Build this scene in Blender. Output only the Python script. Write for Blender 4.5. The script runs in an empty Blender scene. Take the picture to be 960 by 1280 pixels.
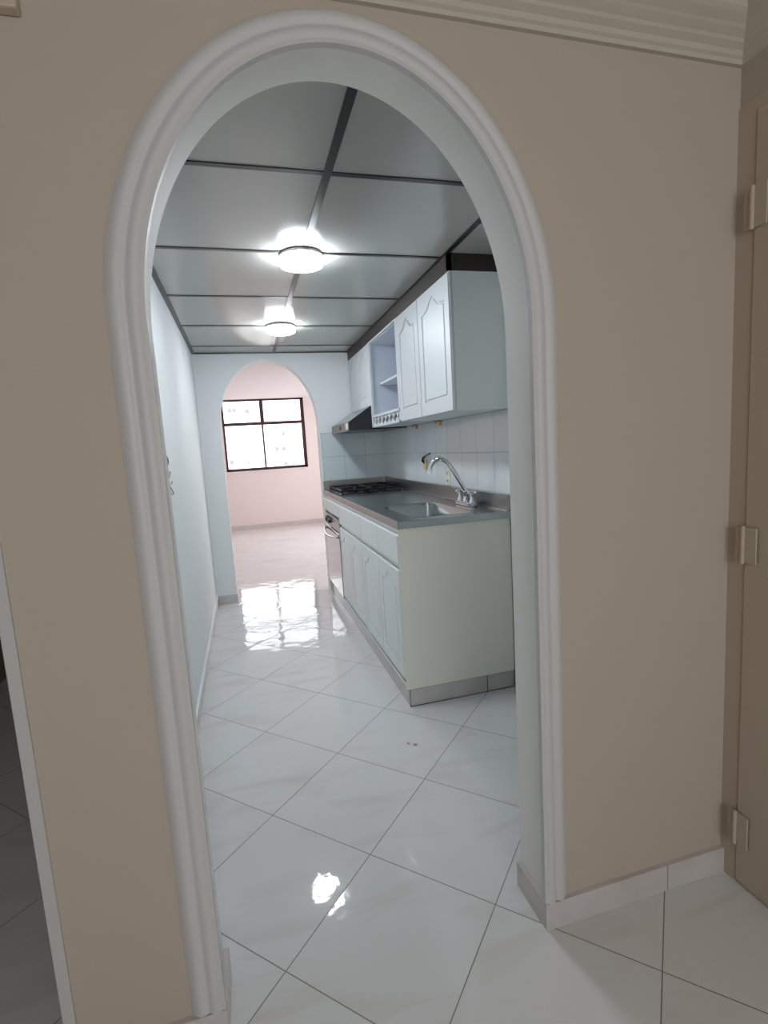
import bpy, bmesh, math, random
from mathutils import Vector, Matrix
random.seed(3)
S = bpy.context.scene
COL = S.collection

# ------------------------------------------------------------------ camera
CAM = (0.0528, -1.0374, 1.2472)
YAW, PIT, ROL, FPX = 0.2602, -0.1266, -0.0611, 639.08
F = Vector((math.sin(YAW)*math.cos(PIT), math.cos(YAW)*math.cos(PIT), math.sin(PIT)))
r_ = Vector((math.cos(YAW), -math.sin(YAW), 0)); u_ = r_.cross(F)
R2 = r_*math.cos(ROL)+u_*math.sin(ROL); U2 = -r_*math.sin(ROL)+u_*math.cos(ROL)
cd = bpy.data.cameras.new('camera'); co = bpy.data.objects.new('camera', cd); COL.objects.link(co)
cd.sensor_fit = 'HORIZONTAL'; cd.sensor_width = 36; cd.lens = FPX/960*36; cd.clip_start = 0.02
m = Matrix((R2, U2, -F)).transposed().to_4x4(); m.translation = Vector(CAM); co.matrix_world = m
S.camera = co

# ------------------------------------------------------------------ world, exposure
w = bpy.data.worlds.new('sky'); S.world = w; w.use_nodes = True
bg = w.node_tree.nodes['Background']; bg.inputs[0].default_value = (0.97, 0.98, 1.0, 1); bg.inputs[1].default_value = 6.0
S.view_settings.view_transform = 'Standard'; S.view_settings.look = 'None'
S.view_settings.exposure = 0.0; S.view_settings.gamma = 1; S.view_settings.use_curve_mapping = False
def portal(name, loc, rot, sx, sy):
    l = bpy.data.lights.new(name, 'AREA'); l.shape = 'RECTANGLE'; l.size = sx; l.size_y = sy
    l.cycles.is_portal = True
    o = bpy.data.objects.new(name, l); COL.objects.link(o); o.location = loc; o.rotation_euler = rot
portal('window_portal', (0.44, 7.97, 1.57), (-math.pi/2, 0, 0), 1.34, 1.18)
portal('window_portal', (0.25, -3.38, 1.40), (math.pi/2, 0, 0), 1.7, 1.3)  # portal of the added dining window
portal('window_portal', (2.46, 5.8, 1.35), (0, math.pi/2, 0), 1.6, 2.4)  # portal of the added far-room side window
LAMP = 74.0

# ------------------------------------------------------------------ materials
def mat(name, col, rough=.5, metal=0., spec=.5, bump=None, coat=0., mix=None, aniso=0.):
    m = bpy.data.materials.new(name); m.use_nodes = True
    nt = m.node_tree; b = nt.nodes['Principled BSDF']
    b.inputs['Base Color'].default_value = (*col, 1); b.inputs['Roughness'].default_value = rough
    b.inputs['Metallic'].default_value = metal; b.inputs['Specular IOR Level'].default_value = spec
    b.inputs['Coat Weight'].default_value = coat; b.inputs['Coat Roughness'].default_value = .08
    tc = nt.nodes.new('ShaderNodeTexCoord')
    if mix:   # (other colour, noise scale, amount)
        n = nt.nodes.new('ShaderNodeTexNoise'); n.inputs['Scale'].default_value = mix[1]; n.inputs['Detail'].default_value = 4
        nt.links.new(tc.outputs['Object'], n.inputs['Vector'])
        x = nt.nodes.new('ShaderNodeMix'); x.data_type = 'RGBA'
        mr = nt.nodes.new('ShaderNodeMapRange'); mr.inputs[1].default_value = .35; mr.inputs[2].default_value = .75
        mr.inputs[3].default_value = 0; mr.inputs[4].default_value = mix[2]
        nt.links.new(n.outputs[0], mr.inputs[0]); nt.links.new(mr.outputs[0], x.inputs[0])
        x.inputs[6].default_value = (*col, 1); x.inputs[7].default_value = (*mix[0], 1)
        nt.links.new(x.outputs[2], b.inputs['Base Color'])
    if bump:  # (scale, strength, distance[, stretch])
        n = nt.nodes.new('ShaderNodeTexNoise'); n.inputs['Scale'].default_value = bump[0]; n.inputs['Detail'].default_value = 3
        if len(bump) > 3:
            mp = nt.nodes.new('ShaderNodeMapping'); mp.inputs['Scale'].default_value = bump[3]
            nt.links.new(tc.outputs['Object'], mp.inputs['Vector']); nt.links.new(mp.outputs[0], n.inputs['Vector'])
        else: nt.links.new(tc.outputs['Object'], n.inputs['Vector'])
        bp = nt.nodes.new('ShaderNodeBump'); bp.inputs['Strength'].default_value = bump[1]; bp.inputs['Distance'].default_value = bump[2]
        nt.links.new(n.outputs[0], bp.inputs['Height']); nt.links.new(bp.outputs[0], b.inputs['Normal'])
    return m

class NT:
    def __init__(s, nt): s.nt = nt
    def m(s, op, a, b=None, c=None):
        n = s.nt.nodes.new('ShaderNodeMath'); n.operation = op
        for i, v in enumerate((a, b, c)):
            if v is None: continue
            if isinstance(v, (int, float)): n.inputs[i].default_value = v
            else: s.nt.links.new(v, n.inputs[i])
        return n.outputs[0]

def grid_mat(name, axes, size, origin, ang, base, alt, grout, gw, rough, pillow, wob, vein=None, spots=(), tilt=0., coat=0.):
    """tiles of a given size on the plane spanned by two world axes"""
    m = bpy.data.materials.new(name); m.use_nodes = True; nt = m.node_tree; b = nt.nodes['Principled BSDF']; N = NT(nt)
    tc = nt.nodes.new('ShaderNodeTexCoord'); sp = nt.nodes.new('ShaderNodeSeparateXYZ'); nt.links.new(tc.outputs['Object'], sp.inputs[0])
    A, B = sp.outputs[axes[0]], sp.outputs[axes[1]]
    a = N.m('SUBTRACT', A, origin[0]); c = N.m('SUBTRACT', B, origin[1])
    ca, sa = math.cos(ang), math.sin(ang)
    u = N.m('DIVIDE', N.m('ADD', N.m('MULTIPLY', a, ca), N.m('MULTIPLY', c, sa)), size[0])
    v = N.m('DIVIDE', N.m('SUBTRACT', N.m('MULTIPLY', c, ca), N.m('MULTIPLY', a, sa)), size[1])
    fu, fv = N.m('FRACT', u), N.m('FRACT', v)
    eu = N.m('ABSOLUTE', N.m('SUBTRACT', N.m('MULTIPLY', fu, 2), 1)); ev = N.m('ABSOLUTE', N.m('SUBTRACT', N.m('MULTIPLY', fv, 2), 1))
    e = N.m('MAXIMUM', eu, ev)
    g = N.m('GREATER_THAN', e, 1-gw/size[0])
    cx = nt.nodes.new('ShaderNodeCombineXYZ'); nt.links.new(N.m('FLOOR', u), cx.inputs[0]); nt.links.new(N.m('FLOOR', v), cx.inputs[1])
    wn = nt.nodes.new('ShaderNodeTexWhiteNoise'); nt.links.new(cx.outputs[0], wn.inputs['Vector'])
    x = nt.nodes.new('ShaderNodeMix'); x.data_type = 'RGBA'; x.inputs[6].default_value = (*base, 1); x.inputs[7].default_value = (*alt, 1)
    if vein:
        # per tile offset so the veins stop at each joint
        ad = nt.nodes.new('ShaderNodeVectorMath'); ad.operation = 'ADD'
        sc = nt.nodes.new('ShaderNodeVectorMath'); sc.operation = 'SCALE'; sc.inputs['Scale'].default_value = 7
        nt.links.new(wn.outputs['Color'], sc.inputs[0]); nt.links.new(tc.outputs['Object'], ad.inputs[0]); nt.links.new(sc.outputs[0], ad.inputs[1])
        mp = nt.nodes.new('ShaderNodeMapping'); mp.inputs['Rotation'].default_value = (0, 0, .5); mp.inputs['Scale'].default_value = (1, 3.2, 1)
        nt.links.new(ad.outputs[0], mp.inputs[0])
        nz = nt.nodes.new('ShaderNodeTexNoise'); nz.inputs['Scale'].default_value = vein; nz.inputs['Detail'].default_value = 6; nz.inputs['Distortion'].default_value = .8
        nt.links.new(mp.outputs[0], nz.inputs['Vector'])
        mr = nt.nodes.new('ShaderNodeMapRange'); mr.inputs[1].default_value = .5; mr.inputs[2].default_value = .72
        nt.links.new(nz.outputs[0], mr.inputs[0]); nt.links.new(mr.outputs[0], x.inputs[0])
    else: nt.links.new(wn.outputs['Value'], x.inputs[0])
    col = x.outputs[2]
    for (sx, sy, sr, sc_) in spots:
        d = N.m('SQRT', N.m('ADD', N.m('POWER', N.m('SUBTRACT', A, sx), 2), N.m('POWER', N.m('SUBTRACT', B, sy), 2)))
        ms = N.m('MULTIPLY', N.m('LESS_THAN', d, sr), .75)
        y = nt.nodes.new('ShaderNodeMix'); y.data_type = 'RGBA'; y.inputs[7].default_value = (*sc_, 1)
        nt.links.new(ms, y.inputs[0]); nt.links.new(col, y.inputs[6]); col = y.outputs[2]
    z = nt.nodes.new('ShaderNodeMix'); z.data_type = 'RGBA'; z.inputs[7].default_value = (*grout, 1)
    nt.links.new(g, z.inputs[0]); nt.links.new(col, z.inputs[6]); nt.links.new(z.outputs[2], b.inputs['Base Color'])
    rr = N.m('ADD', N.m('MULTIPLY', g, .5), rough); nt.links.new(rr, b.inputs['Roughness'])
    b.inputs['Coat Weight'].default_value = coat
    # height: pillowed tile, a little waviness, sunk joint
    h = N.m('MULTIPLY', N.m('ADD', N.m('POWER', eu, 8), N.m('POWER', ev, 8)), -pillow)
    nz2 = nt.nodes.new('ShaderNodeTexNoise'); nz2.inputs['Scale'].default_value = 9; nz2.inputs['Detail'].default_value = 1
    nt.links.new(tc.outputs['Object'], nz2.inputs['Vector'])
    h = N.m('ADD', h, N.m('MULTIPLY', nz2.outputs[0], wob))
    nz3 = nt.nodes.new('ShaderNodeTexNoise'); nz3.inputs['Scale'].default_value = 34; nz3.inputs['Detail'].default_value = 1
    nt.links.new(tc.outputs['Object'], nz3.inputs['Vector'])
    h = N.m('ADD', h, N.m('MULTIPLY', nz3.outputs[0], wob*.28))
    h = N.m('SUBTRACT', h, N.m('MULTIPLY', g, .0006))
    if tilt:
        sc2 = nt.nodes.new('ShaderNodeSeparateColor'); nt.links.new(wn.outputs['Color'], sc2.inputs[0])
        t1 = N.m('MULTIPLY', N.m('SUBTRACT', sc2.outputs[0], .5), N.m('MULTIPLY', fu, tilt)); t2 = N.m('MULTIPLY', N.m('SUBTRACT', sc2.outputs[1], .5), N.m('MULTIPLY', fv, tilt))
        h = N.m('ADD', h, N.m('ADD', t1, t2))
    bp = nt.nodes.new('ShaderNodeBump'); bp.inputs['Strength'].default_value = 1; bp.inputs['Distance'].default_value = 1
    nt.links.new(h, bp.inputs['Height']); nt.links.new(bp.outputs[0], b.inputs['Normal'])
    return m

M = {}
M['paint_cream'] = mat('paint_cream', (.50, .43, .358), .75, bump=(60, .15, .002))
M['paint_light_cut'] = mat('paint_light_cut', (.26, .20, .15), .8, bump=(60, .15, .002))  # invented dark colour for unseen walls, cuts light from the left
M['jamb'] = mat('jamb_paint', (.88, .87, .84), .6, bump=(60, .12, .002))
M['paint_white'] = mat('paint_white', (.78, .81, .81), .6, bump=(60, .12, .002))
M['paint_trim'] = mat('paint_trim', (.61, .60, .60), .5, bump=(35, .12, .003))
M['paint_pink'] = mat('paint_pink', (.78, .675, .655), .75, bump=(50, .15, .002))
M['plaster_far'] = mat('plaster_far', (.78, .71, .71), .8, bump=(25, .5, .006, (1, 4, 1)))
M['plaster'] = mat('plaster', (.54, .50, .42), .8, bump=(40, .2, .003))
M['marble'] = mat('marble_skirting', (.62, .59, .58), .2, mix=((.50, .46, .44), 9, .7))
M['door_paint'] = mat('door_paint', (.53, .46, .36), .55)
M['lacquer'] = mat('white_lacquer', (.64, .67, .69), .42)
M['lacquer_base_lightened'] = mat('white_lacquer_base_lightened', (.78, .81, .80), .42)  # same lacquer, colour lightened to stand in for missing light below
M['lacquer_in'] = mat('cabinet_lining', (.58, .62, .70), .5)
M['melamine'] = mat('cream_melamine', (.84, .83, .73), .45)
M['side_grey'] = mat('cabinet_side_paint', (.82, .85, .83), .45)
M['steel'] = mat('brushed_steel', (.42, .44, .44), .24, 1., bump=(40, .06, .001, (1, 25, 1)))
M['steel_dull'] = mat('worn_steel', (.34, .33, .32), .34, 1., bump=(40, .08, .001, (1, 25, 1)))
M['hood_steel'] = mat('hood_steel', (.20, .20, .20), .35, 1.)
M['chrome'] = mat('chrome', (.75, .76, .78), .1, 1.)
M['iron'] = mat('black_cast_iron', (.006, .006, .007), .55)
M['black'] = mat('black_enamel', (.012, .013, .018), .25)
M['dark_wood'] = mat('dark_brown_filler', (.035, .026, .022), .5)
M['grid_metal'] = mat('black_ceiling_bar', (.018, .018, .018), .3)
M['maroon'] = mat('maroon_frame', (.045, .010, .016), .4)
M['glass_oven'] = mat('mirrored_oven_glass', (.50, .46, .48), .06, .85)
M['brass'] = mat('brass', (.50, .33, .10), .4, .9)
M['plate'] = mat('cream_switch_plate', (.70, .68, .58), .4)
M['plate_yellow'] = mat('yellow_box', (.55, .45, .22), .5)
M['wire'] = mat('grey_wire', (.28, .28, .26), .35, .8)
M['rim'] = mat('lamp_rim', (.45, .44, .45), .4)
M['facade'] = mat('white_facade', (.85, .85, .85), .8)
M['facade_window'] = mat('facade_window', (.13, .14, .14), .3)
M['marble_joint'] = mat('skirting_joint', (.22, .20, .18), .8)
M['ground'] = mat('ground_out', (.4, .4, .38), .9)
M['panel'] = mat('ceiling_panel', (.41, .41, .38), .09, bump=(230, .40, .0010))
e = bpy.data.materials.new('lamp_glow'); e.use_nodes = True
b = e.node_tree.nodes['Principled BSDF']; b.inputs['Emission Color'].default_value = (.87, .935, 1, 1); b.inputs['Emission Strength'].default_value = LAMP
b.inputs['Base Color'].default_value = (.8, .8, .8, 1); M['glow'] = e
g = bpy.data.materials.new('window_glass'); g.use_nodes = True
b = g.node_tree.nodes['Principled BSDF']; nt = g.node_tree
tr = nt.nodes.new('ShaderNodeBsdfTransparent'); gl = nt.nodes.new('ShaderNodeBsdfGlossy'); gl.inputs['Roughness'].default_value = .02
mx = nt.nodes.new('ShaderNodeMixShader'); mx.inputs[0].default_value = .06
nt.links.new(tr.outputs[0], mx.inputs[1]); nt.links.new(gl.outputs[0], mx.inputs[2]); nt.links.new(mx.outputs[0], nt.nodes['Material Output'].inputs[0]); M['glass'] = g
TA = .7868
M['floor'] = grid_mat('marble_floor_tiles', (0, 1), (.3974, .3974), (.3188, .3791), TA, (.72, .72, .72), (.65, .625, .61), (.26, .245, .235), .0029, .05,
                      .00040, .0012, vein=2.2, tilt=.0024, spots=((.638, .883, .009, (.25, .16, .11)), (.615, .90, .006, (.3, .2, .15)), (.612, .908, .004, (.2, .15, .12))))
M['tile_right'] = grid_mat('white_wall_tiles_right', (1, 2), (.203, .203), (1.326, .983), 0, (.70, .75, .76), (.66, .71, .72), (.36, .37, .36), .003, .12, .0003, .0006)
M['tile_far'] = grid_mat('white_wall_tiles_far', (0, 2), (.19, .203), (.913, .983), 0, (.66, .74, .76), (.62, .70, .72), (.40, .43, .43), .003, .12, .0003, .0006)

# ------------------------------------------------------------------ helpers
def link(name, bm, mt, parent=None, kind=None, smooth=False, bevel=0, seg=2):
    me = bpy.data.meshes.new(name)
    bmesh.ops.recalc_face_normals(bm, faces=bm.faces[:])
    bm.to_mesh(me); bm.free()
    for m_ in (mt if isinstance(mt, (list, tuple)) else [mt]): me.materials.append(M[m_])
    o = bpy.data.objects.new(name, me); COL.objects.link(o)
    if smooth:
        for p in me.polygons: p.use_smooth = True
        me.set_sharp_from_angle(angle=math.radians(40))
    if bevel:
        md = o.modifiers.new('bevel', 'BEVEL'); md.width = bevel; md.segments = seg; md.limit_method = 'ANGLE'; md.angle_limit = math.radians(35)
    if parent is not None:
        o.parent = parent; o.matrix_parent_inverse = Matrix.Translation(-parent.location)
    if kind: o['kind'] = kind
    return o
def box(bm, x0, x1, y0, y1, z0, z1):
    v = [bm.verts.new((x, y, z)) for x in (x0, x1) for y in (y0, y1) for z in (z0, z1)]
    for f in ((0, 1, 3, 2), (4, 6, 7, 5), (0, 4, 5, 1), (2, 3, 7, 6), (0, 2, 6, 4), (1, 5, 7, 3)): bm.faces.new([v[i] for i in f])
    return bm
def B(*boxes):
    bm = bmesh.new()
    for b_ in boxes: box(bm, *b_)
    return bm
def prism(bm, pts, axis, a, b_):
    """closed 2D outline extruded from a to b along an axis; pts in the other two axes, in order"""
    def P(p, t):
        q = list(p); q.insert(axis, t); return q
    v0 = [bm.verts.new(P(p, a)) for p in pts]; v1 = [bm.verts.new(P(p, b_)) for p in pts]
    bm.faces.new(v0); bm.faces.new(v1[::-1])
    for i in range(len(pts)):
        j = (i+1) % len(pts); bm.faces.new((v0[i], v0[j], v1[j], v1[i]))
    return bm
def ring(bm, outer, inner, axis, a, b_):
    """plate with a hole, extruded from a to b along axis"""
    def P(p, t):
        q = list(p); q.insert(axis, t); return q
    es = []; loops = []
    for L in (outer, inner):
        vs = [bm.verts.new(P(p, a)) for p in L]; loops.append(vs)
        es += [bm.edges.new((vs[i], vs[(i+1) % len(vs)])) for i in range(len(vs))]
    r = bmesh.ops.triangle_fill(bm, edges=es, use_beauty=True)
    fs = [f for f in r['geom'] if isinstance(f, bmesh.types.BMFace)]
    d = Vector((0, 0, 0)); d[axis] = b_-a
    ex = bmesh.ops.extrude_face_region(bm, geom=fs, use_keep_orig=True)
    bmesh.ops.translate(bm, vec=d, verts=[v for v in ex['geom'] if isinstance(v, bmesh.types.BMVert)])
    return bm
def tube(bm, pts, r, n=10, cap=True, closed=False):
    pts = [Vector(p) for p in pts]; rs = r if isinstance(r, (list, tuple)) else [r]*len(pts)
    rings = []; prev = None
    for i, p in enumerate(pts):
        if closed: t = (pts[(i+1) % len(pts)]-pts[i-1]).normalized()
        else: t = (pts[min(i+1, len(pts)-1)]-pts[max(i-1, 0)]).normalized()
        if prev is None:
            up = Vector((0, 0, 1)) if abs(t.z) < .9 else Vector((1, 0, 0)); nrm = t.cross(up).normalized()
        else: nrm = (prev-t*prev.dot(t)).normalized()
        prev = nrm; bn = t.cross(nrm)
        rings.append([bm.verts.new(p+(nrm*math.cos(k*2*math.pi/n)+bn*math.sin(k*2*math.pi/n))*rs[i]) for k in range(n)])
    for i in range(len(rings)-(0 if closed else 1)):
        a, b_ = rings[i], rings[(i+1) % len(rings)]
        for k in range(n): bm.faces.new((a[k], a[(k+1) % n], b_[(k+1) % n], b_[k]))
    if cap and not closed: bm.faces.new(rings[0][::-1]); bm.faces.new(rings[-1])
    return bm
def lathe(bm, c, prof, n=40, axis=2):
    rings = []
    for (r, h) in prof:
        L = []
        for k in range(n):
            a = 2*math.pi*k/n; p = [r*math.cos(a), r*math.sin(a)]; p.insert(axis, h)
            L.append(bm.verts.new(Vector(c)+Vector(p)))
        rings.append(L)
    for a, b_ in zip(rings, rings[1:]):
        for k in range(n): bm.faces.new((a[k], a[(k+1) % n], b_[(k+1) % n], b_[k]))
    bm.faces.new(rings[0][::-1]); bm.faces.new(rings[-1]); return bm
def tag(o, label, cat, group=None):
    o['label'] = label; o['category'] = cat
    if group: o['group'] = group
    return o
def thing(name, loc, label, cat, group=None):
    o = bpy.data.objects.new(name, None); COL.objects.link(o); o.location = loc; o.empty_display_size = .1
    return tag(o, label, cat, group)
def ST(name, bm, mt, parent=None, **k): return link(name, bm, mt, parent, 'structure', **k)

def arch_pts(cx, a, spring, b_, n=56, z0=0.):
    """outline of the opening from left foot over the top to right foot"""
    p = [(cx-a, z0)]
    for k in range(n+1):
        t = math.pi*(1-k/n); p.append((cx+a*math.cos(t), spring+b_*math.sin(t)))
    return p+[(cx+a, z0)]

# ------------------------------------------------------------------ sizes of the place
KL, KR, KD, KH = -.27, 1.284, 3.4356, 2.081       # kitchen
T = .132                                          # arch wall
DX, DH, XE = 1.26, 2.142, -.374                    # dining side
FD, FH = 7.82, 2.165                              # far room

ST('floor', B((-2.9, 2.6, -3.4, 8.0, -.08, 0)), 'floor')
# arch wall
op = arch_pts(.2980, .4010, 1.50, .521)
ol = [(XE, 0)]+op+[(1.42, 0), (1.42, 2.35), (XE, 2.35)]
wf = ST('wall_front', prism(bmesh.new(), ol, 1, 0, T), 'paint_cream')
wf.data.materials.append(M['paint_white']); wf.data.materials.append(M['jamb'])
for p in wf.data.polygons:
    c = p.center
    if c.y > T-.001: p.material_index = 1
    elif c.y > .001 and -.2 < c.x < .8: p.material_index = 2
# narrow corner strip where the wall ends at the passage
ST('trim_2', prism(bmesh.new(), [(XE-.028, .012), (XE-.022, .000), (XE+.002, -.006), (XE+.002, 0), (XE, T)], 2, 0, 2.35), 'paint_trim')
# moulding around the arch
def arch_moulding():
    bm = bmesh.new(); ns = 26; rows = []
    prof = []
    for i in range(ns+1):
        s = i/ns
        if s < .08: h = .0145
        elif s < .47: h = .0125+.0055*math.sin((s-.08)/.39*math.pi)
        elif s < .53: h = .0120
        else: h = .0035+.0125*math.sin(math.pi*(.25+.75*(s-.53)/.47))
        prof.append((s, h))
    prof = [(0, 0)]+prof+[(1, 0)]
    n = 72
    path = [(math.pi, -1)]+[(math.pi*(1-k/n), 0) for k in range(n+1)]+[(0, -1)]
    for t, leg in path:
        L = []
        for s, h in prof:
            a = .387+.068*s; bb = .493+.064*s
            x = .2965+a*math.cos(t); z = 1.50+bb*math.sin(t)
            if leg: z = .079
            L.append(bm.verts.new((x, -h, z)))
        rows.append(L)
    for a, b_ in zip(rows, rows[1:]):
        for k in range(len(a)-1): bm.faces.new((a[k], a[k+1], b_[k+1], b_[k]))
    for L in (rows[0], rows[-1]): bm.faces.new(L)
    # inner lip back to the jamb
    for a, b_ in zip(rows, rows[1:]): bm.faces.new((a[0], b_[0], b_[-1], a[-1]))
    return bm
ST('trim_1', arch_moulding(), 'paint_trim', smooth=True)
# kitchen shell
ST('wall_left', B((XE, KL, T, KD, 0, 2.35)), 'paint_white')
ST('wall_right', B((KR, 1.42, T, KD, 0, 2.35)), 'paint_white')
op2 = arch_pts(.30, .405, 1.49, .535)
ol2 = [(-1.3, 0)]+op2+[(2.4, 0), (2.4, 2.35), (-1.3, 2.35)]
wb = ST('wall_back', prism(bmesh.new(), ol2, 1, KD, KD+.13), 'paint_white')
wb.data.materials.append(M['paint_pink'])
for p in wb.data.polygons:
    if p.center.y > KD+.129: p.material_index = 1
ST('wall_tiles', B((KR-.009, KR, .95, KD, .86, 1.40)), 'tile_right', parent=None)['label'] = 'white square tiles on the right kitchen wall'
ST('wall_tiles', B((.715, KR-.009, KD-.009, KD, .86, 1.40)), 'tile_far')['label'] = 'white square tiles on the far kitchen wall behind the hob'
# dining room and passage
ST('wall_dining_right', B((DX, 1.42, -3.4, 0, 0, 2.35)), 'paint_cream')
ST('wall_dining_left', B((-2.75, -2.6, -3.4, 0.12, 0, 2.35)), 'paint_light_cut')
ST('wall_dining_corner', B((-2.6, -1.45, 0, .12, 0, 2.35)), 'paint_light_cut')
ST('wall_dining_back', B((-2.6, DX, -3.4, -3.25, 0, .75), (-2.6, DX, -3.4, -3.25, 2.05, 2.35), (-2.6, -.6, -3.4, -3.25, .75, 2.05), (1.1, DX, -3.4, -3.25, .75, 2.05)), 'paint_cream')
ST('wall_passage_left', B((-1.57, -1.45, .12, 3.6, 0, 2.35)), 'paint_light_cut')
ST('wall_passage_end', B((-1.45, XE, 3.44, 3.56, 0, 2.35)), 'paint_light_cut')
ST('ceiling_dining', B((-2.9, 1.42, -3.4, 0, DH, DH+.1)), 'plaster')
ST('ceiling_passage', B((-1.6, XE, 0, 3.5, DH, DH+.1)), 'plaster')
wd = ST('added_window_dining', B((-.6, 1.1, -3.36, -3.32, .75, .79), (-.6, 1.1, -3.36, -3.32, 2.01, 2.05), (-.6, -.56, -3.36, -3.32, .79, 2.01), (1.06, 1.1, -3.36, -3.32, .79, 2.01), (.23, .27, -3.36, -3.32, .79, 2.01)), 'maroon')  # unseen window, added and sized to light the dining side
# crown moulding of the dining room
def crown():
    cp = [(0, 0), (.010, 0), (.012, .008), (.018, .012), (.022, .020), (.034, .027), (.038, .032), (.052, .040), (.057, .044), (.072, .052), (.080, .058), (.082, .068), (0, .068)]
    bm = bmesh.new(); z0 = DH-.068; rows = []
    for corner in ((XE-.02, 'L'), (DX, 'C'), (DX, 'R')):
        L = []
        for d, h in cp:
            if corner[1] == 'L': L.append(bm.verts.new((XE-.02, -d, z0+h)))
            elif corner[1] == 'C': L.append(bm.verts.new((DX-d, -d, z0+h)))
            else: L.append(bm.verts.new((DX-d, -3.25, z0+h)))
        rows.append(L)
    for a, b_ in zip(rows, rows[1:]):
        for k in range(len(cp)): bm.faces.new((a[k], a[(k+1) % len(cp)], b_[(k+1) % len(cp)], b_[k]))
    bm.faces.new(rows[0]); bm.faces.new(rows[-1]); return bm
ST('trim_3', crown(), 'plaster')
# skirting
def skirt(name, pts_boxes, mt='marble', parent=None): return ST(name, B(*pts_boxes), mt, bevel=.002, seg=1)
H = .074
ST('baseboard_front_right', prism(bmesh.new(), [(.687, -.012), (DX, -.012), (DX, 0), (.6995, 0), (.6995, T+.002), (.687, T+.002)], 2, 0, H), 'marble')
ST('baseboard_front_left', prism(bmesh.new(), [(XE, -.012), (-.089, -.012), (-.089, T+.002), (-.1025, T+.002), (-.1025, 0), (XE, 0)], 2, 0, H), 'marble')
skirt('baseboard_left', [(KL, KL+.011, T, KD, 0, H)])
skirt('baseboard_back', [(KL+.011, -.100, KD-.011, KD, 0, H)])
ST('trim_4', B((KL, KL+.012, T, KD-.011, H, H+.006), (KL, -.1, KD-.012, KD, H, H+.006)), 'paint_white')
# joints in the front skirting
ST('trim_5', B((1.060, 1.0622, -.0124, -.010, 0, H)), 'marble_joint')
# far room
ST('wall_far', B((-1.3, -.23, FD, FD+.15, 0, 2.35), (1.115, 2.4, FD, FD+.15, 0, 2.35), (-.23, 1.115, FD, FD+.15, 0, .985), (-.23, 1.115, FD, FD+.15, FH-.005, 2.35)), 'paint_pink')
ST('wall_far_left', B((-1.42, -1.3, KD, FD+.15, 0, 2.35)), 'paint_pink')
ST('wall_far_right', B((2.4, 2.52, KD, 4.6, 0, 2.35), (2.4, 2.52, 7.0, FD+.15, 0, 2.35), (2.4, 2.52, 4.6, 7.0, 0, .55), (2.4, 2.52, 4.6, 7.0, 2.15, 2.35)), 'paint_pink')
ST('added_window_far', B((2.44, 2.48, 4.6, 7.0, .55, .59), (2.44, 2.48, 4.6, 7.0, 2.11, 2.15), (2.44, 2.48, 4.6, 4.64, .59, 2.11), (2.44, 2.48, 5.78, 5.82, .59, 2.11), (2.44, 2.48, 6.96, 7.0, .59, 2.11)), 'maroon')  # unseen window, added to brighten the far room
ST('ceiling_far', B((-1.3, 2.4, KD+.13, FD, FH, FH+.1)), 'plaster_far')
M['marble_pink'] = mat('marble_skirting_pink', (.60, .52, .49), .25, mix=((.5, .42, .39), 9, .7))
ST('baseboard_far', B((-1.3, 2.4, FD-.012, FD, 0, H)), 'marble_pink')
# window of the far room
W0 = ST('window_1', B((-.23, -.195, FD+.03, FD+.08, .985, 2.16), (1.060, 1.115, FD+.03, FD+.08, .985, 2.16), (-.23, 1.115, FD+.03, FD+.08, .985, 1.03), (-.23, 1.115, FD+.03, FD+.08, 2.13, 2.16)), 'maroon')
W0['label'] = 'dark maroon metal window frame with four panes'
ST('transom', B((-.195, 1.075, FD+.025, FD+.085, 1.735, 1.785)), 'maroon', W0)
ST('mullion', B((.385, .445, FD+.025, FD+.085, 1.785, 2.13)), 'maroon', W0)
ST('mullion', B((.395, .425, FD+.03, FD+.08, 1.02, 1.735)), 'maroon', W0)
for (a, b_, c, d) in ((-.195, .385, 1.785, 2.13), (.445, 1.075, 1.785, 2.13), (-.195, .395, 1.02, 1.735), (.425, 1.075, 1.02, 1.735)):
    ST('pane', B((a, b_, FD+.053, FD+.057, c, d)), 'glass', W0)
ST('window_sill', B((-.25, 1.135, FD-.015, FD+.03, .965, .985)), 'plaster_far', W0)

# kitchen ceiling: glossy plastic panels in a black bar grid
GX, GY = [.377, 1.003], [.605, 1.238, 1.878, 2.515, 3.155]
ce = ST('ceiling', B((KL, KR, T, KD, KH, KH+.012)), 'panel')
ST('ceiling_void', B((XE, 1.42, T, KD, 2.34, 2.36)), 'dark_wood')
bw = .0125
for x in GX: ST('grid_bar', B((x-bw, x+bw, T, KD, KH-.004, KH+.001)), 'grid_metal', ce)
for y in GY: ST('grid_bar', B((KL, KR, y-bw*.8, y+bw*.8, KH-.0035, KH+.001)), 'grid_metal', ce)
ST('perimeter_bar', B((KL, KL+.024, T, KD, KH-.006, KH)), 'grid_metal', ce)
ST('perimeter_bar', B((KL, KR, KD-.022, KD, KH-.007, KH)), 'grid_metal', ce)
ST('perimeter_bar', B((KR-.024, KR, T, 1.2, KH-.006, KH)), 'grid_metal', ce)

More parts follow.
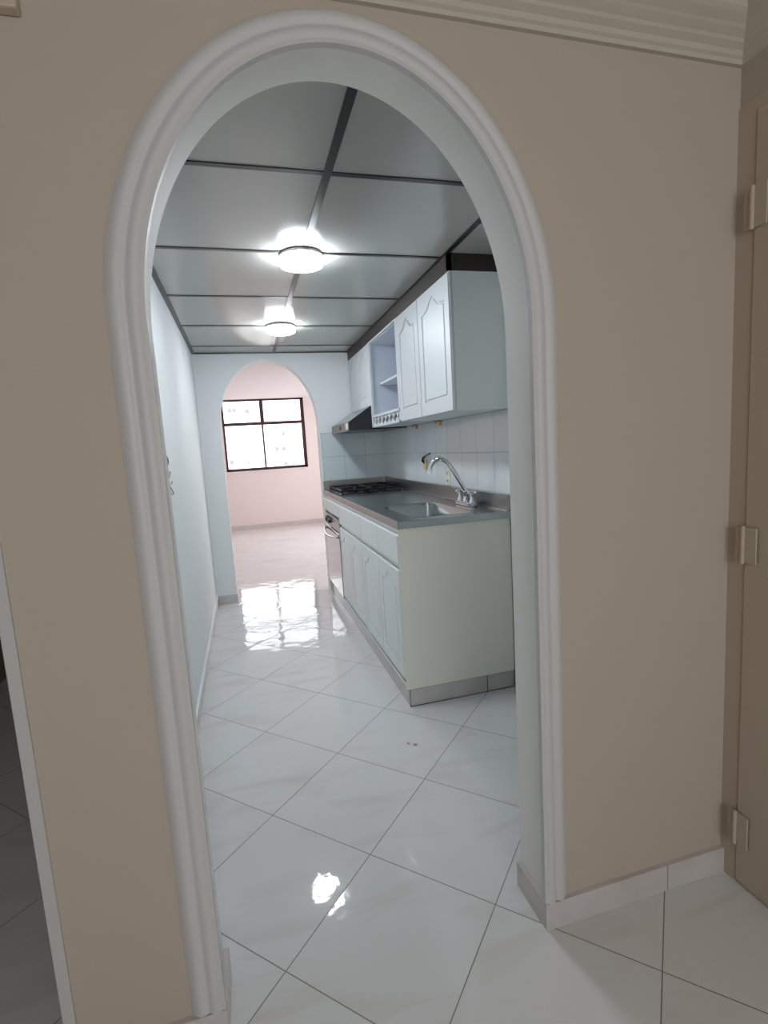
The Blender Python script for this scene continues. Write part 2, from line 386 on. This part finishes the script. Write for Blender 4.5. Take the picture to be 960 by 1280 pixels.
# door on the right dining wall, hinges against the corner
dr = ST('door_1', B((DX-.008, DX+.01, -.86, -.0487, .010, 1.9585)), 'door_paint', bevel=.002)
ST('door_frame', B((DX-.005, DX+.01, -.047, 0, 0, 1.96), (DX-.005, DX+.01, -.92, 0, 1.96, 1.985), (DX-.005, DX+.01, -.92, -.865, 0, 1.985)), 'door_paint', dr)
for z in (1.745, .948, .17):
    hg = ST('hinge', B((DX-.016, DX-.012, -.084, -.030, z-.045, z+.045)), 'door_paint', dr)
    hg['label'] = 'painted-over hinge'
    bm = bmesh.new(); tube(bm, [(DX-.017, -.05, z-.048), (DX-.017, -.05, z+.048)], .005)
    for q in (-.028, 0, .028): lathe(bm, (DX-.016, -.068, z+q), [(.0035, -.001), (.0035, -.0005)], 10, 0)
    ST('hinge_pin', bm, 'door_paint', hg)

# ------------------------------------------------------------------ ceiling lamps
def lamp(y, label):
    t = thing('ceiling_lamp', (.368, y, KH-.004), label, 'ceiling lamp', 'round ceiling lamps in the kitchen')
    bm = bmesh.new(); lathe(bm, (.368, y, KH-.004), [(.090, 0), (.094, -.003), (.094, -.012), (.088, -.013)], 48); link('lamp_base', bm, 'rim', t, smooth=True)
    bm = bmesh.new(); lathe(bm, (.368, y, KH-.004), [(.087, -.012), (.092, -.016), (.094, -.030), (.090, -.042), (.076, -.047), (.0005, -.049)], 48); link('diffuser', bm, 'glow', t, smooth=True)
lamp(1.262, 'lit round white ceiling lamp, the nearer and larger of the two')
lamp(2.50, 'lit round white ceiling lamp, farther back near the small arch')

# ------------------------------------------------------------------ cabinet doors
def cath(y0, y1, z0, z1, rise, n=44):
    """cathedral outline (y,z): flat bottom, arched top with little shoulders"""
    w_ = y1-y0; c = (y0+y1)/2; p = [(y0, z0), (y1, z0)]
    sh = w_*.12
    top = []
    for k in range(n+1):
        s = k/n; y = y1-w_*s
        d = abs(y-c)/(w_/2)
        if d > .80: z = z1-rise
        elif d > .66: z = z1-rise*.88
        else: z = z1-rise*.88+rise*.88*(.5+.5*math.cos(math.pi*d/.66))
        top.append((y, z))
    return p+top
def panel_door(name, x, y0, y1, z0, z1, parent, lq='lacquer', gap=.0015, mg=.055, rise=.055):
    y0 += gap; y1 -= gap
    bm = B((x-.012, x, y0, y1, z0, z1))
    # bevelled frame in front of the slab with a shaped cut-out
    inner = cath(y0+mg, y1-mg, z0+mg*1.15, z1-mg*.8, rise)
    outer = [(y0+.004, z0+.004), (y1-.004, z0+.004), (y1-.004, z1-.004), (y0+.004, z1-.004)]
    ring(bm, outer, inner, 0, x-.012, x-.0175)
    d = link(name, bm, lq, parent, bevel=.0025)
    g_ = .012
    bm = bmesh.new(); prism(bm, cath(y0+mg+g_, y1-mg-g_, z0+mg*1.15+g_, z1-mg*.8-g_, rise*.95), 0, x-.012, x-.0170)
    link('raised_panel', bm, lq, d, bevel=.004)
    return d
def drawer(x, y0, y1, z0, z1, parent):
    bm = B((x-.016, x, y0+.0015, y1-.0015, z0, z1)); return link('drawer_front', bm, 'lacquer_base_lightened', parent, bevel=.006, seg=3)

X0 = .713    # carcass front; doors stand in front of it
# base units
def carcass(bm, y0, y1, z0, z1, x0, x1, t=.016):
    box(bm, x0, x1, y0, y0+t, z0, z1); box(bm, x0, x1, y1-t, y1, z0, z1); box(bm, x0, x1, y0+t, y1-t, z0, z0+t)
    box(bm, x1-.006, x1, y0+t, y1-t, z0+t, z1); return bm
u1 = thing('base_cabinet', (1.0, 1.57, .09), 'white sink base cabinet nearest the arch, two doors under the steel sink', 'base cabinet')
bm = carcass(bmesh.new(), 1.196, 1.95, .09, .869, X0, KR-.011); box(bm, X0, X0+.02, 1.212, 1.934, .675, .70); box(bm, X0, X0+.02, 1.212, 1.934, .84, .868); link('carcass', bm, 'lacquer_base_lightened', u1)
sp_ = link('side_panel', B((.705, KR-.010, 1.180, 1.195, .09, .869)), 'melamine', u1, bevel=.001); sp_['label'] = 'cream end panel'
for a, b_ in ((1.183, 1.552), (1.552, 1.95)): panel_door('door', X0-.001, a, b_, .143, .676, u1, 'lacquer_base_lightened'); drawer(X0-.001, a, b_, .70, .842, u1)
u2 = thing('base_cabinet', (1.0, 2.32, .09), 'white base cabinet between the sink cabinet and the oven, two narrow doors', 'base cabinet')
bm = carcass(bmesh.new(), 1.951, 2.69, .09, .869, X0, KR-.011); box(bm, X0, X0+.02, 1.967, 2.674, .675, .70); box(bm, X0, X0+.02, 1.967, 2.674, .84, .868); link('carcass', bm, 'lacquer_base_lightened', u2)
for a, b_ in ((1.951, 2.315), (2.315, 2.69)): panel_door('door', X0-.001, a, b_, .143, .676, u2, 'lacquer_base_lightened')
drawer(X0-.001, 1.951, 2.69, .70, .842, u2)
u3 = thing('oven_housing', (1.0, 3.06, 0), 'white panel and housing around the built-in oven at the far end of the counter', 'cabinet')
bm = B((X0, KR-.011, 2.6905, 2.703, 0.09, .869), (.70, KR-.011, 3.405, 3.424, 0, .869), (X0, KR-.02, 2.703, 3.405, .09, .105), (X0, X0+.03, 2.703, 3.405, .738, .869))
link('carcass', bm, 'lacquer_base_lightened', u3); drawer(X0-.001, 2.6905, 3.42, .742, .842, u3)
# tiled plinth below
pl = ST('baseboard_cabinet', B((.718, KR-.011, 1.188, 1.200, 0, .0895), (.718, .730, 1.200, 3.404, 0, .0895)), 'marble')
M['joint'] = mat('dark_joint', (.05, .05, .05), .8)
ST('trim_6', B((1.124, 1.1275, 1.1868, 1.1885, 0, .0895), (.7175, KR-.011, 1.1862, 1.188, .086, .0895), (.7172, .7205, 1.1862, 1.188, 0, .0895), (.7175, KR-.011, 1.1862, 1.188, 0, .003)), 'joint')
# oven
ov = thing('oven', (1.0, 3.055, .11), 'built-in oven with mirrored door, black knob and bowed handle below the hob', 'oven')
link('oven_body', B((.715, 1.20, 2.712, 3.400, .108, .732)), 'black', ov)
link('control_panel', B((.697, .715, 2.716, 3.396, .625, .722)), 'steel', ov, bevel=.003)
dg = link('oven_door', B((.694, .715, 2.722, 3.392, .118, .618)), 'glass_oven', ov, bevel=.003)
bm = bmesh.new(); hp = []
for k in range(17):
    s = k/16; hp.append((.690-.034*math.sin(s*math.pi)**.6, 2.75+.615*s, .585-.02*math.sin(s*math.pi)))
tube(bm, hp, .009); link('oven_handle', bm, 'steel', dg, smooth=True)
for y in (3.24, 3.12):
    bm = bmesh.new(); lathe(bm, (.697, y, .675), [(.026, 0), (.026, -.004), (.022, -.020), (.014, -.023)], 24, 0)
    k_ = link('knob', bm, 'black', ov, smooth=True)
# ------------------------------------------------------------------ steel worktop with sink bowl
wt = thing('worktop', (1.0, 2.3, .87), 'long stainless steel worktop with sunken sink bowl and upstands against the tiles', 'worktop')
def rrect(x0, x1, y0, y1, r, n=6):
    p = []
    for cx_, cy_, a0 in ((x1-r, y0+r, -90), (x1-r, y1-r, 0), (x0+r, y1-r, 90), (x0+r, y0+r, 180)):
        for k in range(n+1):
            a = math.radians(a0+90*k/n); p.append((cx_+r*math.cos(a), cy_+r*math.sin(a)))
    return p
SX0, SX1, SY0, SY1 = .80, 1.125, 1.245, 1.83
XT = .703
hole = rrect(SX0, SX1, SY0, SY1, .05)
bm = bmesh.new(); ring(bm, [(XT, 1.168), (KR-.009, 1.168), (KR-.009, KD-.009), (XT, KD-.009)], hole, 2, .904, .870)
link('worktop_surface', bm, 'steel', wt, bevel=.0015, seg=1)
link('front_edge', B((XT-.003, XT, 1.167, KD-.009, .868, .906)), 'steel_dull', wt, bevel=.001, seg=1)
bm = bmesh.new(); rows = []
for (ins, z) in ((0, .9045), (.004, .900), (.010, .80), (.018, .775), (.035, .762), (.06, .757)):
    rows.append([bm.verts.new((x, y, z)) for x, y in rrect(SX0+ins, SX1-ins, SY0+ins, SY1-ins, max(.05-ins*.3, .02))])
for a, b_ in zip(rows, rows[1:]):
    for k in range(len(a)): bm.faces.new((a[k], a[(k+1) % len(a)], b_[(k+1) % len(a)], b_[k]))
bm.faces.new(rows[-1]); bl = link('sink_bowl', bm, 'steel', wt, smooth=True)
bm = bmesh.new(); lathe(bm, (.965, 1.53, .757), [(.045, 0), (.045, .003), (.032, .003), (.028, -.002)], 28); link('drain', bm, 'chrome', bl, smooth=True)
u = link('upstand', B((KR-.025, KR-.009, 1.168, KD-.009, .904, .980)), 'steel_dull', wt, bevel=.002)
link('upstand', B((XT+.004, KR-.025, KD-.025, KD-.009, .904, .980)), 'steel_dull', wt, bevel=.002)
link('corner_seam', B((KR-.034, KR-.025, KD-.034, KD-.025, .904, .978)), 'plate', wt, bevel=.001)  # corner seam of the steel, drawn as a thin strip
link('upstand_bead', B((KR-.040, KR-.025, 1.17, KD-.025, .904, .9085)), 'chrome', wt, bevel=.002)
# hob
hb = thing('hob', (1.0, 3.08, .904), 'four-burner gas hob with black iron grates at the far end of the worktop', 'hob')
link('hob_plate', B((.752, 1.232, 2.80, 3.385, .904, .909)), 'black', hb, bevel=.002)
for gx, gy in ((.87, 2.95), (.87, 3.24), (1.11, 2.95), (1.11, 3.24)):
    bm = bmesh.new(); lathe(bm, (gx, gy, .909), [(.045, 0), (.045, .010), (.036, .012), (.036, .018), (.03, .021)], 24); link('burner', bm, 'iron', hb, smooth=True)
for gx in (.872, 1.112):
    bm = bmesh.new(); zt = .938; a0, a1, c0, c1 = gx-.112, gx+.112, 2.82, 3.37
    for y in (c0, (c0+c1)/2, c1): tube(bm, [(a0, y, zt-.006), (a1, y, zt-.006)], .008, 6)
    for x in (a0, a1): tube(bm, [(x, c0, zt-.006), (x, c1, zt-.006)], .008, 6)
    for cy_ in (2.95, 3.24):
        for k in range(4):
            a = k*math.pi/2+math.pi/4*0; dx, dy = math.cos(a), math.sin(a)
            tube(bm, [(gx+dx*.03, cy_+dy*.03, zt+.002), (gx+dx*.112, cy_+dy*.112, zt)], .008, 6)
    for x in (a0, a1):
        for y in (c0, (c0+c1)/2, c1): tube(bm, [(x, y, .909), (x, y, zt)], .006, 6)
    link('grate', bm, 'iron', hb, smooth=True)
# faucet
fx, fy = 1.205, 1.53
fc = thing('faucet', (fx, fy, .904), 'chrome two-handle kitchen faucet with tall swan-neck spout behind the sink', 'faucet')
bm = bmesh.new()
o_ = rrect(fx-.028, fx+.024, fy-.105, fy+.105, .024); prism(bm, o_, 2, .904, .926); link('faucet_base', bm, 'chrome', fc, bevel=.004, smooth=False)
bm = bmesh.new(); lathe(bm, (fx, fy, .924), [(.019, 0), (.019, .012), (.014, .020), (.014, .042), (.017, .046), (.017, .056), (.011, .06)], 24); link('spout_collar', bm, 'chrome', fc, smooth=True)
pts = [(fx, fy, .97)]
P0, P1, P2, P3 = Vector((fx, fy, .985)), Vector((fx-.045, fy+.035, 1.19)), Vector((fx-.155, fy+.09, 1.262)), Vector((fx-.195, fy+.105, 1.10))
P1 = Vector((fx-.05, fy+.025, 1.13)); 
ctrl = [(0, 0, .98), (-.022, .012, 1.02), (-.045, .024, 1.06), (-.068, .036, 1.10), (-.092, .049, 1.137), (-.118, .062, 1.158), (-.146, .077, 1.163), (-.172, .091, 1.150), (-.188, .100, 1.128), (-.196, .104, 1.10)]
cc = [Vector((fx+a*.86, fy+b_*.86, c)) for a, b_, c in ctrl]; sm = []
for i in range(len(cc)-1):
    p0, p1, p2, p3 = cc[max(i-1, 0)], cc[i], cc[i+1], cc[min(i+2, len(cc)-1)]
    for k in range(4):
        t = k/4; sm.append(.5*((2*p1)+(p2-p0)*t+(2*p0-5*p1+4*p2-p3)*t*t+(3*p1-p0-3*p2+p3)*t**3))
sm.append(cc[-1])
bm = bmesh.new(); tube(bm, sm, .0115, 14); tube(bm, [cc[-1]+Vector((.001, 0, .008)), cc[-1]-Vector((.001, 0, .012))], .014, 14); link('spout', bm, 'chrome', fc, smooth=True)
for s in (-1, 1):
    y = fy+s*.078
    bm = bmesh.new(); lathe(bm, (fx, y, .924), [(.017, 0), (.017, .010), (.011, .018), (.011, .034), (.018, .042), (.018, .058), (.010, .064)], 20)
    for k in range(4):
        a = k*math.pi/2+.4; tube(bm, [(fx, y, .975), (fx+.030*math.cos(a), y+.030*math.sin(a), .979)], [.006, .005], 8)
    link('tap_handle', bm, 'chrome', fc, smooth=True)
# ------------------------------------------------------------------ wall units
UX, UB, UT = 1.018, 1.392, 2.004
def wall_unit(label, y0, y1, zb, side='side_grey'):
    t = thing('wall_cabinet', (1.15, (y0+y1)/2, zb), label, 'wall cabinet')
    bm = carcass(bmesh.new(), y0, y1, zb, UT, UX, KR-.010); box(bm, UX, KR-.016, y0+.016, y1-.016, UT-.016, UT)
    link('carcass', bm, side, t); m_ = (y0+y1)/2
    return t
w1 = wall_unit('tall white wall cabinet with two arched-panel doors, nearest the arch', 1.172, 1.99, UB)
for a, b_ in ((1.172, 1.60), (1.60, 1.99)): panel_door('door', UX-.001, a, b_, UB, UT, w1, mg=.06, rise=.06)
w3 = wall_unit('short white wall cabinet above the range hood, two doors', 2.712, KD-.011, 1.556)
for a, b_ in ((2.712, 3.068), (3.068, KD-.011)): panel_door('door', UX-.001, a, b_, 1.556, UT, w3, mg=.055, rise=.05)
w2 = thing('open_shelf_unit', (1.15, 2.35, UB), 'open white wall unit with one shelf and a row of spindles below', 'shelf unit')
bm = B((UX, KR-.010, 1.991, 2.007, UB, UT), (UX, KR-.010, 2.695, 2.711, UB, UT), (UX, KR-.010, 2.007, 2.695, UT-.016, UT), (UX, KR-.010, 2.007, 2.695, UB, UB+.014), (UX, KR-.010, 2.007, 2.695, 1.463, 1.477), (KR-.016, KR-.010, 2.007, 2.695, UB, UT))
link('carcass', bm, 'lacquer_in', w2)
fr = B((UX-.018, UX, 1.991, 2.711, UB, UB+.014), (UX-.018, UX, 1.991, 2.711, 1.462, 1.480), (UX-.018, UX, 1.991, 2.018, UB, UT), (UX-.018, UX, 2.684, 2.711, UB, UT), (UX-.018, UX, 2.018, 2.684, UT-.012, UT))
link('face_frame', fr, 'lacquer', w2, bevel=.0015)
link('shelf', B((UX+.055, KR-.016, 2.007, 2.695, 1.700, 1.716)), 'lacquer', w2, bevel=.002)
for k in range(7):
    y = 2.018+.666*(k+.5)/7; bm = bmesh.new(); pp = []
    for j in range(9):
        s = j/8; pp.append((y+.012*math.sin(s*2*math.pi), UB+.012+.052*s, .012+.008*math.cos(s*2*math.pi)))
    L = [(a-c*1.5, z) for a, z, c in pp]+[(a+c*1.5, z) for a, z, c in pp[::-1]]
    prism(bm, L, 0, UX-.016, UX-.004); link('spindle', bm, 'lacquer', w2)
# dark filler between wall units and ceiling
ff = ST('trim_7', B((UX-.016, UX+.004, 1.178, KD-.001, UT, KH), (UX-.016, KR, 1.178, 1.195, UT, KH)), 'dark_wood')
# hood
hd = thing('range_hood', (1.05, 3.07, 1.38), 'slim range hood with dark sides and steel front, below the short wall cabinet', 'range hood')
bm = bmesh.new(); prism(bm, [(.824, 1.382), (.824, 1.442), (1.0, 1.554), (KR-.010, 1.554), (KR-.010, 1.382)], 1, 2.714, KD-.010); link('hood_body', bm, 'black', hd, bevel=.002)
link('hood_front', B((.818, .824, 2.712, KD-.010, 1.380, 1.446)), 'hood_steel', hd, bevel=.001)
bm = bmesh.new(); prism(bm, [(.823, 1.447), (.9985, 1.5585), (1.0, 1.5555), (.8245, 1.4435)], 1, 2.712, KD-.010); link('hood_top_sheet', bm, 'steel', hd)
link('switch_plate', B((.8165, .818, 2.722, 2.80, 1.393, 1.436)), 'plate', hd)['label'] = 'pale switch plate'
bm = bmesh.new(); lathe(bm, (.818, 3.03, 1.414), [(.016, 0), (.015, -.004)], 20, 0); link('hood_button', bm, 'black', hd, smooth=True)
# brackets under the wall cabinet
for y, lb in ((2.03, 'small brass bracket under the doored wall cabinet, nearer of two'), (2.49, 'small brass bracket under the open shelf unit, farther of two')):
    t = tag(link('bracket', B((KR-.040, KR-.009, y-.022, y+.022, 1.383, 1.391), (KR-.013, KR-.009, y-.022, y+.022, 1.360, 1.391), (KR-.044, KR-.038, y-.010, y+.010, 1.372, 1.391)), 'brass', bevel=.001), lb, 'bracket', 'brass brackets under the wall units')
# outlet and open box
t = thing('wall_outlet', (KR-.01, 1.945, 1.037), 'cream double power outlet on the tiles behind the faucet', 'outlet')
link('cover_plate', B((KR-.014, KR-.009, 1.905, 1.985, .985, 1.09)), 'plate', t, bevel=.002)
for z in (1.012, 1.062):
    bm = bmesh.new(); lathe(bm, (KR-.014, 1.945, z), [(.016, 0), (.015, -.003)], 20, 0)
    so = link('socket', bm, 'plate', t, smooth=True)
    link('slots', B((KR-.0176, KR-.0168, 1.937, 1.940, z-.006, z+.006), (KR-.0176, KR-.0168, 1.950, 1.953, z-.006, z+.006)), 'black', so)
t = thing('junction_box', (KR-.01, 2.33, 1.11), 'small yellowed open box with black wire on the tiles, left of the outlet', 'junction box')
link('box_body', B((KR-.024, KR-.009, 2.305, 2.355, 1.075, 1.135)), 'plate_yellow', t, bevel=.003)
bm = bmesh.new(); tube(bm, [(KR-.02, 2.33, 1.118), (KR-.034, 2.335, 1.135), (KR-.032, 2.325, 1.155), (KR-.024, 2.30, 1.168), (KR-.014, 2.27, 1.178), (KR-.014, 2.24, 1.183)], [.008, .010, .009, .005, .004, .006], 8); link('wire', bm, 'black', t, smooth=True)
# bent wire on the left wall
zz = [(1.30, 1.262), (1.325, 1.258), (1.34, 1.245), (1.325, 1.228), (1.20, 1.215), (1.30, 1.198), (1.36, 1.197), (1.37, 1.192), (1.30, 1.168), (1.20, 1.160), (1.30, 1.155), (1.382, 1.153), (1.385, 1.146), (1.30, 1.140), (1.2, 1.142), (1.30, 1.135), (1.385, 1.108), (1.388, 1.098), (1.36, 1.097), (1.22, 1.115)]
cc = [Vector((KL+.010, a, b_)) for a, b_ in zz]; sm = []
for i in range(len(cc)-1):
    p0, p1, p2, p3 = cc[max(i-1, 0)], cc[i], cc[i+1], cc[min(i+2, len(cc)-1)]
    for k in range(4):
        t = k/4; sm.append(.5*((2*p1)+(p2-p0)*t+(2*p0-5*p1+4*p2-p3)*t*t+(3*p1-p0-3*p2+p3)*t**3))
bm = bmesh.new(); tube(bm, sm, .0028, 8)
for a, b_ in ((1.2, 1.215), (1.2, 1.142)): tube(bm, [(KL, a, b_), (KL+.012, a, b_)], .003, 8)
tag(link('wire_holder', bm, 'wire', smooth=True), 'bent grey wire holder zigzagging on the left kitchen wall, half behind the arch', 'wire holder')
# box high on the wall at the left
t = tag(link('chime_box', B((XE, -.228, -.022, 0, 1.972, 2.04)), 'door_paint', bevel=.004), 'small beige box high on the wall left of the arch', 'wall box')

# ------------------------------------------------------------------ outside the far window
ST('ground', B((-40, 40, 8.0, 60, -6.2, -6.0)), 'ground')
bd = thing('apartment_building', (0, 26, -6), 'pale apartment building seen washed out through the far window', 'building')
link('facade', B((-14, 14, 26, 34, -6, 16)), 'facade', bd)
for x, z in ((-0.39, 3.51), (-0.16, 3.5), (0.46, 3.44), (2.15, 2.23), (2.12, 1.46), (1.76, 1.48), (-0.52, 0.93), (0.14, 0.89), (0.38, 0.87), (2.14, 0.71), (4.6, 4.4), (4.6, 2.0), (-3.2, 2.6), (-3.2, .4)):
    f_ = link('window', B((x-.09, x+.09, 25.96, 26.0, z-.10, z+.10)), 'facade_window', bd)
link('downpipe', B((2.50, 2.55, 25.93, 26.0, 0.52, 2.09)), 'facade_window', bd)
